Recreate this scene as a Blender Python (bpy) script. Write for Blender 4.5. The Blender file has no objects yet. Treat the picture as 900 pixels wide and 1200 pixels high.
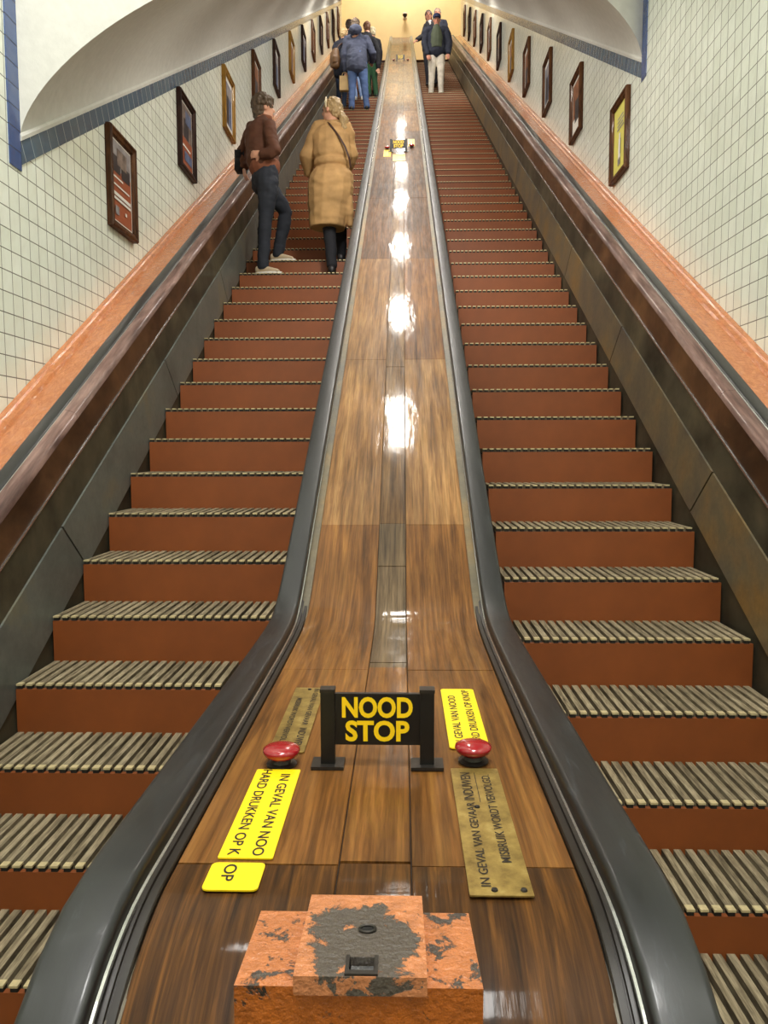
import bpy, bmesh, math, random
from math import sin, cos, tan, radians as R, pi, sqrt
from mathutils import Vector, Matrix, noise
random.seed(7)
scn = bpy.context.scene
col = scn.collection
ZS = 1.79                      # eye height above the lower landing; geometry is laid out with the eye at z = 0, then lifted
F, PIT, YAW, ROL, CX = 910.65, R(4.685), R(1.3705), R(-0.1417), 0.038
D = 0.345; TA = tan(R(30)); H = D * TA
V = Vector

# ------------------------------------------------------------------ camera maths
def _rot(v):
    x, y, z = v
    c, s = cos(YAW), sin(YAW); x, y = c*x+s*y, -s*x+c*y
    c, s = cos(PIT), sin(PIT); y, z = c*y-s*z, s*y+c*z
    c, s = cos(ROL), sin(ROL); x, z = c*x+s*z, -s*x+c*z
    return (x, y, z)
_c = [_rot(e) for e in ((1,0,0),(0,1,0),(0,0,1))]
AX = [V((_c[0][i], _c[1][i], _c[2][i])) for i in range(3)]     # right, forward, up in world
def at(u, v, Y):
    r = AX[0]*((u-450)/F) + AX[1] + AX[2]*(-(v-600)/F)
    return V((CX,0,0)) + r*(Y/r.y)

# ------------------------------------------------------------------ materials
def lin(c):
    c = c/255.0
    return c/12.92 if c <= .04045 else ((c+.055)/1.055)**2.4
def rgb(r, g, b): return (lin(r), lin(g), lin(b), 1)
class NT:
    def __init__(s, name):
        s.m = bpy.data.materials.new(name); s.m.use_nodes = True
        s.t = s.m.node_tree; s.b = s.t.nodes['Principled BSDF']
    def n(s, typ, **kw):
        nd = s.t.nodes.new(typ)
        for k, v in kw.items(): setattr(nd, k, v)
        return nd
    def l(s, a, b): s.t.links.new(a, b)
    def set(s, **kw):
        for k, v in kw.items(): s.b.inputs[k.replace('_', ' ')].default_value = v
        return s
    def coord(s, scale=(1,1,1), rot=(0,0,0), loc=(0,0,0)):
        tc = s.n('ShaderNodeTexCoord'); mp = s.n('ShaderNodeMapping')
        mp.inputs['Scale'].default_value = scale; mp.inputs['Rotation'].default_value = rot; mp.inputs['Location'].default_value = loc
        s.l(tc.outputs['Object'], mp.inputs['Vector']); return mp.outputs['Vector']
    def noise(s, vec, scale=5, detail=4, rough=.55, dist=0):
        nd = s.n('ShaderNodeTexNoise'); nd.inputs['Scale'].default_value = scale; nd.inputs['Detail'].default_value = detail
        nd.inputs['Roughness'].default_value = rough; nd.inputs['Distortion'].default_value = dist
        s.l(vec, nd.inputs['Vector']); return nd.outputs['Fac']
    def ramp(s, fac, stops):
        nd = s.n('ShaderNodeValToRGB'); e = nd.color_ramp.elements
        while len(e) < len(stops): e.new(.5)
        for q, (p, c) in zip(e, stops): q.position = p; q.color = c if len(c) == 4 else (*c, 1)
        s.l(fac, nd.inputs['Fac']); return nd.outputs['Color']
    def mix(s, fac, a, b, mode='MIX'):
        nd = s.n('ShaderNodeMix', data_type='RGBA', blend_type=mode)
        for val, i in ((fac, 0), (a, 6), (b, 7)):
            if hasattr(val, 'links') or hasattr(val, 'is_linked'): s.l(val, nd.inputs[i])
            else: nd.inputs[i].default_value = val
        return nd.outputs[2]
    def bump(s, h, strength=.2, dist=.01, chain=None):
        nd = s.n('ShaderNodeBump'); nd.inputs['Strength'].default_value = strength; nd.inputs['Distance'].default_value = dist
        s.l(h, nd.inputs['Height'])
        if chain: s.l(chain, nd.inputs['Normal'])
        s.l(nd.outputs['Normal'], s.b.inputs['Normal']); s.l(nd.outputs['Normal'], s.b.inputs['Coat Normal']); return nd.outputs['Normal']
    def color(s, c): s.l(c, s.b.inputs['Base Color'])
    def rough(s, c): s.l(c, s.b.inputs['Roughness'])
W1 = (1,1,1,1); K1 = (0,0,0,1)
def g(v): return (v, v, v, 1)

def plain(name, c, rough=.5, metal=0, var=.15, sc=12, bump=0, coat=0):
    n = NT(name); vec = n.coord(); f = n.noise(vec, sc, 5)
    d = tuple(x*(1-var) for x in c[:3]); b = tuple(min(1, x*(1+var)) for x in c[:3])
    n.color(n.ramp(f, [(.3, d), (.7, b)])); n.set(Roughness=rough, Metallic=metal)
    if bump: n.bump(f, bump, .01)
    if coat: n.set(Coat_Weight=coat, Coat_Roughness=.08)
    return n.m
def wood(name, dark, mid, light, rough=.3, coat=.6, stretch=(38,1.6,1.6), coatr=.1, wave=.12, scuff=.3):
    n = NT(name)
    v1 = n.coord(stretch); v2 = n.coord((stretch[0]*4, stretch[1]*3, stretch[2]*3)); v3 = n.coord((2.2,1.1,1.1))
    a = n.noise(v1, 1, 8, .65, .6); b = n.noise(v2, 1, 4, .6); c = n.noise(v3, 1.6, 4)
    base = n.ramp(a, [(.28, dark), (.5, mid), (.72, light)])
    fine = n.ramp(b, [(.35, g(.5)), (.62, g(1.0))])
    base = n.mix(.75, base, fine, 'MULTIPLY')
    big = n.ramp(c, [(.3, g(.62)), (.7, g(1.25))])
    base = n.mix(.8, base, big, 'MULTIPLY')
    n.color(base)
    v4 = n.coord((24,3,3)); sc = n.noise(v4, 1.5, 5, .6, .2)
    n.rough(n.ramp(sc, [(.3, g(rough+.1)), (.75, g(min(1, rough+.1+scuff*.6)))]))
    n.set(Coat_Weight=coat*.45, Coat_Roughness=.075, Specular_IOR_Level=.12)
    bp = n.bump(b, .05, .002)
    n.bump(n.noise(n.coord((9,2.2,2.2)), 1.5, 3, .5), wave*.7, .02, bp)
    return n.m
def tile(name, c1, c2, mort, bw, rh, rough=.18, band=False, oy=0, oz=0, msz=.0026, wav=.25):
    n = NT(name); tc = n.n('ShaderNodeTexCoord'); sp = n.n('ShaderNodeSeparateXYZ'); n.l(tc.outputs['Object'], sp.inputs[0])
    cb = n.n('ShaderNodeCombineXYZ')
    if band:   # bricks square to the incline
        vr = n.n('ShaderNodeVectorRotate', rotation_type='X_AXIS'); vr.inputs['Angle'].default_value = R(-30)
        n.l(tc.outputs['Object'], vr.inputs['Vector']); n.l(vr.outputs[0], sp.inputs[0])
    def add(o, k):
        ad = n.n('ShaderNodeMath', operation='ADD'); n.l(o, ad.inputs[0]); ad.inputs[1].default_value = k; return ad.outputs[0]
    n.l(add(sp.outputs['Y'], oy), cb.inputs[0]); n.l(add(sp.outputs['Z'], oz), cb.inputs[1])
    br = n.n('ShaderNodeTexBrick'); br.offset = 0; br.squash = 1
    n.l(cb.outputs[0], br.inputs['Vector'])
    br.inputs['Scale'].default_value = 1; br.inputs['Mortar Size'].default_value = msz; br.inputs['Mortar Smooth'].default_value = .1
    br.inputs['Brick Width'].default_value = bw; br.inputs['Row Height'].default_value = rh; br.inputs['Bias'].default_value = 0
    br.inputs['Color1'].default_value = c1; br.inputs['Color2'].default_value = c2; br.inputs['Mortar'].default_value = mort
    v = n.coord((1,1,1)); big = n.ramp(n.noise(v, 1.3, 5), [(.3, g(.9)), (.7, g(1.06))])
    n.color(n.mix(1.0, br.outputs['Color'], big, 'MULTIPLY'))
    n.rough(n.ramp(br.outputs['Fac'], [(0, g(rough)), (1, g(.8))]))
    inv = n.ramp(br.outputs['Fac'], [(0, W1), (1, K1)])
    b1 = n.bump(inv, .5, .003)
    n.bump(n.noise(n.coord((1,1,1)), 11, 2, .5), wav, .02, b1)
    return n.m
def peeling(name, paint, metal, thr, sc=14, cx=None, rad=.06):
    n = NT(name); vec = n.coord()
    f = n.noise(vec, sc, 8, .72, .4)
    if cx is not None:      # wear grows towards the touched middle
        tc = n.n('ShaderNodeTexCoord'); ds = n.n('ShaderNodeVectorMath', operation='DISTANCE'); n.l(tc.outputs['Object'], ds.inputs[0]); ds.inputs[1].default_value = cx
        mr = n.n('ShaderNodeMapRange'); n.l(ds.outputs['Value'], mr.inputs[0]); mr.inputs[1].default_value = 0; mr.inputs[2].default_value = rad; mr.inputs[3].default_value = .42; mr.inputs[4].default_value = -.06
        ad = n.n('ShaderNodeMath', operation='ADD'); n.l(f, ad.inputs[0]); n.l(mr.outputs[0], ad.inputs[1]); f = ad.outputs[0]
    msk = n.ramp(f, [(thr-.012, K1), (thr+.012, W1)])
    p2 = n.ramp(n.noise(vec, 45, 4), [(.3, tuple(x*.78 for x in paint[:3])), (.7, tuple(min(1, x*1.15) for x in paint[:3]))])
    n.color(n.mix(msk, p2, metal)); n.rough(n.ramp(msk, [(0, g(.3)), (1, g(.42))]))
    n.bump(n.noise(vec, 130, 3, .6), .8, .005, n.bump(n.ramp(msk, [(0, W1), (1, K1)]), .5, .003))
    return n.m

M = {}
M['tile'] = tile('cream_wall_tile', rgb(238,242,230), rgb(231,236,222), rgb(104,102,92), .100, .1035, oz=-.046, rough=.14)
M['tile_blue'] = tile('blue_edge_tile', rgb(74,94,140), rgb(66,86,132), rgb(38,44,62), 5, .1035, oz=-.046, rough=.2)
M['tile_band'] = tile('slate_blue_band_tile', rgb(84,104,118), rgb(72,92,112), rgb(150,158,160), .1155, 9, band=True, oz=4.0, rough=.2, msz=.003)
M['plaster'] = plain('white_plaster', rgb(200,199,192), .85, var=.05, sc=16, bump=.25)
M['yellow'] = plain('yellow_wall_paint', rgb(230,208,156), .7, var=.04, sc=3, bump=.05)
M['deck_a'] = wood('varnished_oak', rgb(68,42,18), rgb(120,78,36), rgb(152,106,52))
M['deck_b'] = wood('varnished_oak_pale', rgb(88,60,32), rgb(140,100,58), rgb(172,132,82))
M['deck_c'] = wood('varnished_oak_brown', rgb(56,36,20), rgb(98,66,38), rgb(128,90,54))
M['deck_dark'] = wood('dark_stained_oak', rgb(32,20,8), rgb(80,50,20), rgb(124,80,32), rough=.36, coat=.35, stretch=(60,2.4,2.4))
M['strip'] = wood('worn_centre_oak', rgb(60,42,26), rgb(112,82,50), rgb(150,116,74), rough=.3, scuff=.4)
M['strip_grey'] = wood('worn_grey_strip', rgb(58,46,32), rgb(104,85,62), rgb(138,116,88), rough=.3, scuff=.4)
M['mahogany'] = wood('dark_mahogany', rgb(50,32,20), rgb(86,58,38), rgb(112,78,50), rough=.35, coat=.4, stretch=(14,1.3,1.3), wave=.06)
M['coping'] = wood('mahogany_sheen', rgb(78,56,50), rgb(122,96,88), rgb(160,134,124), rough=.3, coat=.4, stretch=(16,1.6,1.6), wave=.04)  # paler, greyer than the panel: reflection of the white wall put into the colour
M['slat'] = wood('grey_slat_wood', rgb(84,74,58), rgb(146,132,106), rgb(186,172,142), rough=.7, coat=0, stretch=(60,5,20), wave=.1, scuff=.1)
M['riser'] = plain('red_brown_riser_paint', rgb(127,65,22), .55, var=.12, sc=5, bump=.03)
M['dark_base'] = plain('dark_backing', rgb(34,30,25), .8)  # dark tone for tread bases, tooth fronts and the sub-deck
M['brass_tip'] = plain('worn_brass', rgb(206,190,146), .4, .3, sc=60)
n = NT('brass_plate'); vv = n.coord(); n.color(n.ramp(n.noise(vv, 18, 6, .7), [(.3, rgb(120,98,52)), (.55, rgb(176,150,84)), (.75, rgb(206,184,118))])); n.set(Metallic=.75, Roughness=.38); M['brass'] = n.m
n = NT('handrail_rubber'); vv = n.coord((8,1,1)); f = n.noise(vv, 6, 8, .7, .5)
n.color(n.ramp(f, [(.35, rgb(17,18,18)), (.6, rgb(24,25,26)), (.8, rgb(62,66,70))])); n.rough(n.ramp(f, [(.3, g(.34)), (.75, g(.52))])); n.set(Coat_Weight=.18, Coat_Roughness=.12); n.bump(f, .06, .006); M['rubber'] = n.m
M['steel'] = plain('polished_steel', rgb(205,205,205), .22, .9, var=.08, sc=40)
n = NT('bronze_skirt'); vv = n.coord((1,1,1)); f = n.noise(vv, 2.2, 6, .6, .3); f2 = n.noise(n.coord((6,6,6)), 5, 6, .7)
c_ = n.ramp(f, [(.3, rgb(84,82,76)), (.5, rgb(112,102,80)), (.7, rgb(138,110,66))]); c_ = n.mix(.6, c_, n.ramp(f2, [(.3, g(.6)), (.7, g(1.15))]), 'MULTIPLY')
n.color(c_); n.set(Metallic=.2, Roughness=.4); n.bump(f2, .08, .005); M['bronze'] = n.m
n = NT('grey_skirt'); f = n.noise(n.coord((1,1,1)), 2.6, 6, .6, .3); f2 = n.noise(n.coord((6,6,6)), 5, 6, .7)
c_ = n.ramp(f, [(.3, rgb(84,88,84)), (.55, rgb(106,110,104)), (.78, rgb(124,114,84))]); c_ = n.mix(.5, c_, n.ramp(f2, [(.3, g(.65)), (.7, g(1.15))]), 'MULTIPLY')
n.color(c_); n.set(Metallic=.2, Roughness=.4); n.bump(f2, .08, .005); M['skirt_grey'] = n.m
M['strip_dark'] = wood('dark_side_board', rgb(44,42,34), rgb(72,66,52), rgb(94,84,64), rough=.4, coat=.3, stretch=(18,1.4,1.4))
n = NT('orange_gloss_paint'); f = n.noise(n.coord((6,2.2,2.2)), 5, 6, .65, 1.5); f2 = n.noise(n.coord((1,1,1)), 22, 5, .6, .8)
n.color(n.ramp(f, [(.3, rgb(160,92,50)), (.6, rgb(190,120,72)), (.8, rgb(202,136,90))])); n.set(Roughness=.12, Specular_IOR_Level=.9)
n.bump(f2, .4, .02); M['orange'] = n.m
M['box_top'] = peeling('chipped_orange_paint', rgb(178,110,66), rgb(70,62,55), .56, 30)
M['box_lid'] = peeling('worn_lid_paint', rgb(184,118,76), rgb(78,70,62), .62, 26, (-.003, .775, -.512), .092)
M['box_front'] = peeling('orange_front_paint', rgb(166,88,22), rgb(40,32,24), .60, 16)
M['dark_metal'] = plain('dark_iron', rgb(58,54,50), .4, .7, sc=50)
M['guide'] = plain('dark_guide_wood', rgb(32,26,21), .4, sc=30)
M['hole'] = plain('dark_hole', rgb(14,12,10), .9)
M['black'] = plain('black_gloss_paint', rgb(9,9,9), .4, var=.3)
M['sign_yellow'] = plain('sign_yellow', rgb(245,205,20), .4, var=.03)
M['sticker'] = plain('yellow_sticker', rgb(240,206,24), .35, var=.04, sc=30)
M['ink'] = plain('black_ink', rgb(22,22,20), .5)
M['ink_brass'] = plain('engraved_ink', rgb(40,30,16), .5)
M['red'] = plain('red_plastic', rgb(146,20,28), .2, var=.06, coat=.5)
M['frame_brown'] = wood('brown_frame_wood', rgb(40,22,12), rgb(86,52,28), rgb(120,78,42), rough=.35, coat=.4, stretch=(20,20,3))
M['frame_dark'] = wood('dark_frame_wood', rgb(22,14,12), rgb(52,32,26), rgb(78,50,38), rough=.35, coat=.4, stretch=(20,20,3))
M['frame_gold'] = wood('gilt_frame_wood', rgb(96,66,22), rgb(158,116,48), rgb(190,150,78), rough=.35, coat=.3, stretch=(20,20,3))
M['mat_white'] = plain('white_mount', rgb(226,222,214), .5, var=.03)
M['p_orange'] = plain('poster_orange', rgb(158,86,58), .4, var=.06)
M['p_yellow'] = plain('poster_yellow', rgb(222,212,108), .4, var=.04)
M['p_grey'] = plain('poster_grey', rgb(146,140,142), .4, var=.3, sc=18)
M['p_dark'] = plain('poster_dark', rgb(52,48,52), .4, var=.4, sc=20)
M['p_photo'] = plain('poster_photo', rgb(124,108,100), .4, var=.6, sc=14)
M['p_blue'] = plain('poster_blue', rgb(92,104,134), .4, var=.4, sc=16)
M['p_brown'] = plain('poster_brown', rgb(132,82,52), .4, var=.5, sc=16)
n = NT('picture_glass'); n.set(Roughness=.03, Transmission_Weight=1.0, IOR=1.2); M['glass'] = n.m
M['landing'] = plain('red_brown_floor', rgb(128,58,34), .5, sc=6)
M['floor'] = plain('grey_stone_floor', rgb(120,112,100), .5, sc=6)
M['skin'] = plain('skin', rgb(214,160,132), .5, var=.07, sc=20)
M['skin_r'] = plain('ruddy_skin', rgb(200,136,112), .5, var=.07, sc=20)
def cloth(name, c, var=.18, sc=9): return plain(name, c, .85, var=var, sc=sc, bump=.12)
for k, c in dict(jk_brown=(88,52,34), jk_hem=(128,76,52), jeans_dark=(36,40,50), coat=(178,140,92), black_cl=(24,25,32), navy=(66,72,94), jeans=(82,106,154),
                 jeans_lt=(150,176,222), jacket_nv=(34,38,54), green_sh=(78,86,68), khaki=(218,210,196), shirt=(226,224,222), green=(44,84,54), suit=(38,38,48),
                 jeans_nv=(52,68,98), floral=(150,168,156), bag_brown=(112,82,48)).items(): M[k] = cloth('cloth_'+k, rgb(*c))
for k, c in dict(hair_br=(98,80,62), hair_dk=(66,50,40), hair_bl=(176,148,104), hair_red=(118,78,54), hair_wh=(220,206,170), hair_gr=(140,132,118)).items():
    n = NT('hair_'+k); f = n.noise(n.coord((40,40,8)), 3, 6, .7, 1); c = rgb(*c)
    n.color(n.ramp(f, [(.3, tuple(x*.45 for x in c[:3])), (.7, tuple(min(1, x*1.35) for x in c[:3]))])); n.set(Roughness=.5); n.bump(f, .5, .01); M[k] = n.m
M['shoe_beige'] = plain('beige_canvas', rgb(186,166,138), .8); M['sole'] = plain('white_sole', rgb(226,220,210), .7)
M['shoe_dark'] = plain('dark_shoe', rgb(30,28,30), .5); M['shoe_white'] = plain('white_shoe', rgb(222,218,210), .6)
M['strap'] = plain('dark_leather', rgb(58,30,20), .5); M['leather'] = plain('brown_leather', rgb(104,74,44), .5, sc=10); M['paper'] = plain('brown_paper', rgb(190,160,112), .8, sc=6)
M['eye'] = plain('eye_dark', rgb(40,30,26), .3); M['lip'] = plain('lip', rgb(160,86,78), .5)
M['cap'] = cloth('cap_navy', rgb(38,44,78)); M['plastic_w'] = plain('white_plastic', rgb(214,206,186), .4); M['lens'] = plain('dark_dome', rgb(40,30,30), .15)

# ------------------------------------------------------------------ object helpers
def link(name, me, mat, parent=None, loc=(0,0,0), smooth=False):
    o = bpy.data.objects.new(name, me); col.objects.link(o); o.location = loc
    mats = mat if isinstance(mat, (list, tuple)) else [mat]
    if not me.materials:
        for m in mats: me.materials.append(M[m] if isinstance(m, str) else m)
    if parent: o.parent = parent
    if smooth:
        for p in me.polygons: p.use_smooth = True
    return o
def empty(name, loc=(0,0,0)):
    o = bpy.data.objects.new(name, None); col.objects.link(o); o.location = loc; o.empty_display_size = .1; return o
def tag(o, label=None, cat=None, group=None, kind=None):
    if label: o['label'] = label
    if cat: o['category'] = cat
    if group: o['group'] = group
    if kind: o['kind'] = kind
    return o
def bm_mesh(bm, name='m', bevel=0, seg=2):
    if bevel:
        bmesh.ops.bevel(bm, geom=[e for e in bm.edges if e.is_manifold and e.calc_face_angle(0) > .5], offset=bevel, segments=seg, affect='EDGES', clamp_overlap=True, profile=.7)
    bmesh.ops.recalc_face_normals(bm, faces=bm.faces[:])
    me = bpy.data.meshes.new(name); bm.to_mesh(me); bm.free(); return me
def box(bm, x0, x1, y0, y1, z0, z1, mi=0):
    vs = [bm.verts.new(p) for p in ((x0,y0,z0),(x1,y0,z0),(x1,y1,z0),(x0,y1,z0),(x0,y0,z1),(x1,y0,z1),(x1,y1,z1),(x0,y1,z1))]
    for q in ((3,2,1,0),(4,5,6,7),(0,1,5,4),(1,2,6,5),(2,3,7,6),(3,0,4,7)):
        f = bm.faces.new([vs[i] for i in q]); f.material_index = mi
    return vs
def boxo(name, dims, mat, parent=None, bevel=0, loc=(0,0,0)):
    bm = bmesh.new(); box(bm, *dims); return link(name, bm_mesh(bm, name, bevel), mat, parent, loc)
def ngon(name, pts, mat):
    bm = bmesh.new(); bm.faces.new([bm.verts.new(p) for p in pts])
    me = bpy.data.meshes.new(name); bm.to_mesh(me); bm.free(); return link(name, me, mat)
def skin_rings(rings, closed=True, caps=True, name='s'):
    bm = bmesh.new(); R_ = [[bm.verts.new(p) for p in r] for r in rings]; n = len(rings[0])
    for a, b in zip(R_, R_[1:]):
        for i in range(n if closed else n-1):
            j = (i+1) % n; bm.faces.new((a[i], a[j], b[j], b[i]))
    if caps and closed: bm.faces.new(R_[0][::-1]); bm.faces.new(R_[-1])
    return bm
def lathe(prof, n=28):      # profile (r, z) about z
    return skin_rings([[(r*cos(2*pi*i/n), r*sin(2*pi*i/n), z) for i in range(n)] for r, z in prof])
def rrect(x0, x1, z0, z1, r, n=4):
    pts = []
    for cx_, cz_, a0 in ((x1-r, z1-r, 0), (x0+r, z1-r, pi/2), (x0+r, z0+r, pi), (x1-r, z0+r, 3*pi/2)):
        for i in range(n+1): a = a0+i*pi/2/n; pts.append((cx_+r*cos(a), cz_+r*sin(a)))
    return pts
def auto_smooth(o, ang=40):
    me = o.data
    for p in me.polygons: p.use_smooth = True
    bm = bmesh.new(); bm.from_mesh(me)
    for e in bm.edges:
        if len(e.link_faces) == 2 and e.calc_face_angle(0) > R(ang): e.smooth = False
    bm.to_mesh(me); bm.free(); return o

# profiles in the (Y, z) plane
def nose(Y):
    z = -2.698 + TA*Y
    if Y < 2.84: z += .1135*(2.84-max(Y, .3))**2
    if Y < .3: z = -2.698 + TA*.3 + .1135*2.54**2
    return z
def ramp_z(Y, off, fl, w=.03):
    l = off+TA*Y; return (l+fl)/2 + sqrt(((l-fl)/2)**2+w*w)
def deck_z(Y):
    z = ramp_z(Y, -1.99, -.57)
    if Y < .98: z -= .35-sqrt(max(.35**2-(.98-Y)**2, 0))
    return z
YTOP = 26.9
def rail_z(Y):
    if Y < .95: return -.534-.35+sqrt(max(.35**2-(.95-Y)**2, 0))
    return ramp_z(Y, -1.93, -.534)
def frange(a, b, s):
    n = max(1, int(round((b-a)/s))); return [a+(b-a)*i/n for i in range(n+1)]
def ysamp(a, b): 
    out = frange(a, min(b, 3.6), .03) if a < 3.6 else [a]
    if b > 3.6: out += frange(max(a, 3.6), b, 1.2)[1:]
    return out

# ------------------------------------------------------------------ the setting
def structure(o): o['kind'] = 'structure'; return o
SPL, SPR = -.77, -.68           # spring lines of the vault, relative to the incline through the eye
HZ = 5.2; YL, YR = 4.03, 6.34; YE = 26.0
def wall(name, sx, Yc, sp):
    x = sx*1.9
    return structure(ngon(name, [(x,-4,-3), (x,2.5,-3), (x,YE,TA*YE-5), (x,YE,TA*YE+sp), (x,Yc,TA*Yc+sp), (x,Yc,HZ), (x,-4,HZ)], 'tile'))
wall('wall_left', -1, YL, SPL); wall('wall_right', 1, YR, SPR)
for i, (sx, Yc, sp) in enumerate(((-1, YL, SPL), (1, YR, SPR))):
    x0, x1 = sx*1.9, sx*1.894
    b = .12
    bm = skin_rings([[(x0,Y,TA*Y+sp), (x1,Y,TA*Y+sp), (x1,Y,TA*Y+sp-b), (x0,Y,TA*Y+sp-b)] for Y in (Yc, YE)])
    structure(link('trim_%d' % (1+i), bm_mesh(bm), 'tile_band'))
    bm = bmesh.new(); box(bm, min(x0, x1), max(x0, x1), Yc-.115, Yc+.003, TA*Yc+sp-.15, HZ)
    structure(link('trim_%d' % (3+i), bm_mesh(bm), 'tile_blue'))
# vault + the skewed plaster face it is cut into
NT_ = 64
def vault_pt(t, Y=None):
    x = -1.9*cos(t); k = (x+1.9)/3.8
    off = SPL+(SPR-SPL)*k + .95*max(0, 1-(x/1.9)**2)**.6
    if Y is None: Y = YL+(YR-YL)*k
    return V((x, Y, TA*Y+off))
rings = [[vault_pt(pi*i/NT_) for i in range(NT_+1)]] + [[vault_pt(pi*i/NT_, Y) for i in range(NT_+1)] for Y in frange(6.6, YE, 2)]
bm = skin_rings(rings, closed=False); o = structure(link('ceiling', bm_mesh(bm), 'plaster', smooth=True))
bm = bmesh.new()
lo = [bm.verts.new(vault_pt(pi*i/NT_)) for i in range(NT_+1)]; hi = [bm.verts.new((v.co.x, v.co.y, HZ+1.5)) for v in lo]
for i in range(NT_): bm.faces.new((lo[i], lo[i+1], hi[i+1], hi[i]))
structure(link('wall_arch', bm_mesh(bm), 'plaster'))
bm = bmesh.new()
for sx, Yc, sp in ((-1, YL, SPL), (1, YR, SPR)):      # rounded plaster lip along the spring line
    pts = [(sx*1.9, .0), (sx*1.888, .0), (sx*1.886, .02), (sx*1.892, .035), (sx*1.9, .035)]
    b2 = skin_rings([[(x, Y, TA*Y+sp+q) for x, q in pts] for Y in (Yc-.003, YE)]); me = bm_mesh(b2); bm.from_mesh(me)
structure(link('trim_5', bm_mesh(bm), 'plaster'))
# lower hall round the camera
structure(ngon('floor', [(-1.9,-4,-1.79), (1.9,-4,-1.79), (1.9,.9,-1.79), (-1.9,.9,-1.79)], 'floor'))
structure(ngon('wall_back', [(-1.9,-4,-1.79), (1.9,-4,-1.79), (1.9,-4,HZ), (-1.9,-4,HZ)], 'plaster'))
structure(ngon('ceiling_hall', [(-1.9,-4,HZ), (1.9,-4,HZ), (1.9,YR+.1,HZ), (-1.9,YL+.1,HZ)], 'plaster'))
# upper hall
zt = nose(26)+.035
structure(ngon('floor_upper', [(-2.6,25.9,zt), (2.6,25.9,zt), (2.6,29,zt), (-2.6,29,zt)], 'landing'))
structure(ngon('wall_end', [(-2.6,28.6,zt), (2.6,28.6,zt), (2.6,28.6,zt+6.5), (-2.6,28.6,zt+6.5)], 'yellow'))
structure(ngon('wall_upper_left', [(-2.6,25.9,zt), (-2.6,28.6,zt), (-2.6,28.6,zt+6.5), (-2.6,25.9,zt+6.5)], 'yellow'))
structure(ngon('wall_upper_right', [(2.6,25.9,zt), (2.6,28.6,zt), (2.6,28.6,zt+6.5), (2.6,25.9,zt+6.5)], 'yellow'))
structure(ngon('ceiling_upper', [(-2.6,25.9,zt+6.5), (2.6,25.9,zt+6.5), (2.6,28.6,zt+6.5), (-2.6,28.6,zt+6.5)], 'yellow'))

# ------------------------------------------------------------------ escalators
SX0, SX1 = .51, 1.505
def sweepE(poly, Y0, Y1):
    return skin_rings([[(x, Y, nose(Y)+2.698-E) for x, E in poly] for Y in ysamp(Y0, Y1)])
wd = SX1-SX0; NS = 25; pt = wd/NS
bm = bmesh.new(); box(bm, -wd/2, wd/2, 0, .018, -H-.02, .013); box(bm, -wd/2, wd/2, .018, D+.03, -.03, -.001)
for s in (-1, 1): box(bm, s*wd/2-(.012 if s > 0 else 0), s*wd/2+(0 if s > 0 else .012), .018, D, -H*.9, -.03)
riser_me = bm_mesh(bm, 'step', .003, 1)
bm = bmesh.new(); box(bm, -wd/2, wd/2, .004, D+.02, 0, .008, 1)
rr = random.Random(3)
for i in range(NS):
    x = -wd/2+i*pt; box(bm, x+.002, x+pt*.66, .024, D+.02, .008, .034+rr.uniform(-.001, .001), 0); box(bm, x+.004, x+pt*.66-.002, .002, .024, .0135, .0275, 1)
tread_me = bm_mesh(bm, 'tread')
for m in ('slat', 'dark_base'): tread_me.materials.append(M[m])
bm = bmesh.new()
for i in range(NS):
    x = -wd/2+i*pt; box(bm, x+.002, x+pt*.66, -.002, .024, .0275, .0345, 0)
nosing_me = bm_mesh(bm, 'nosing')
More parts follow.
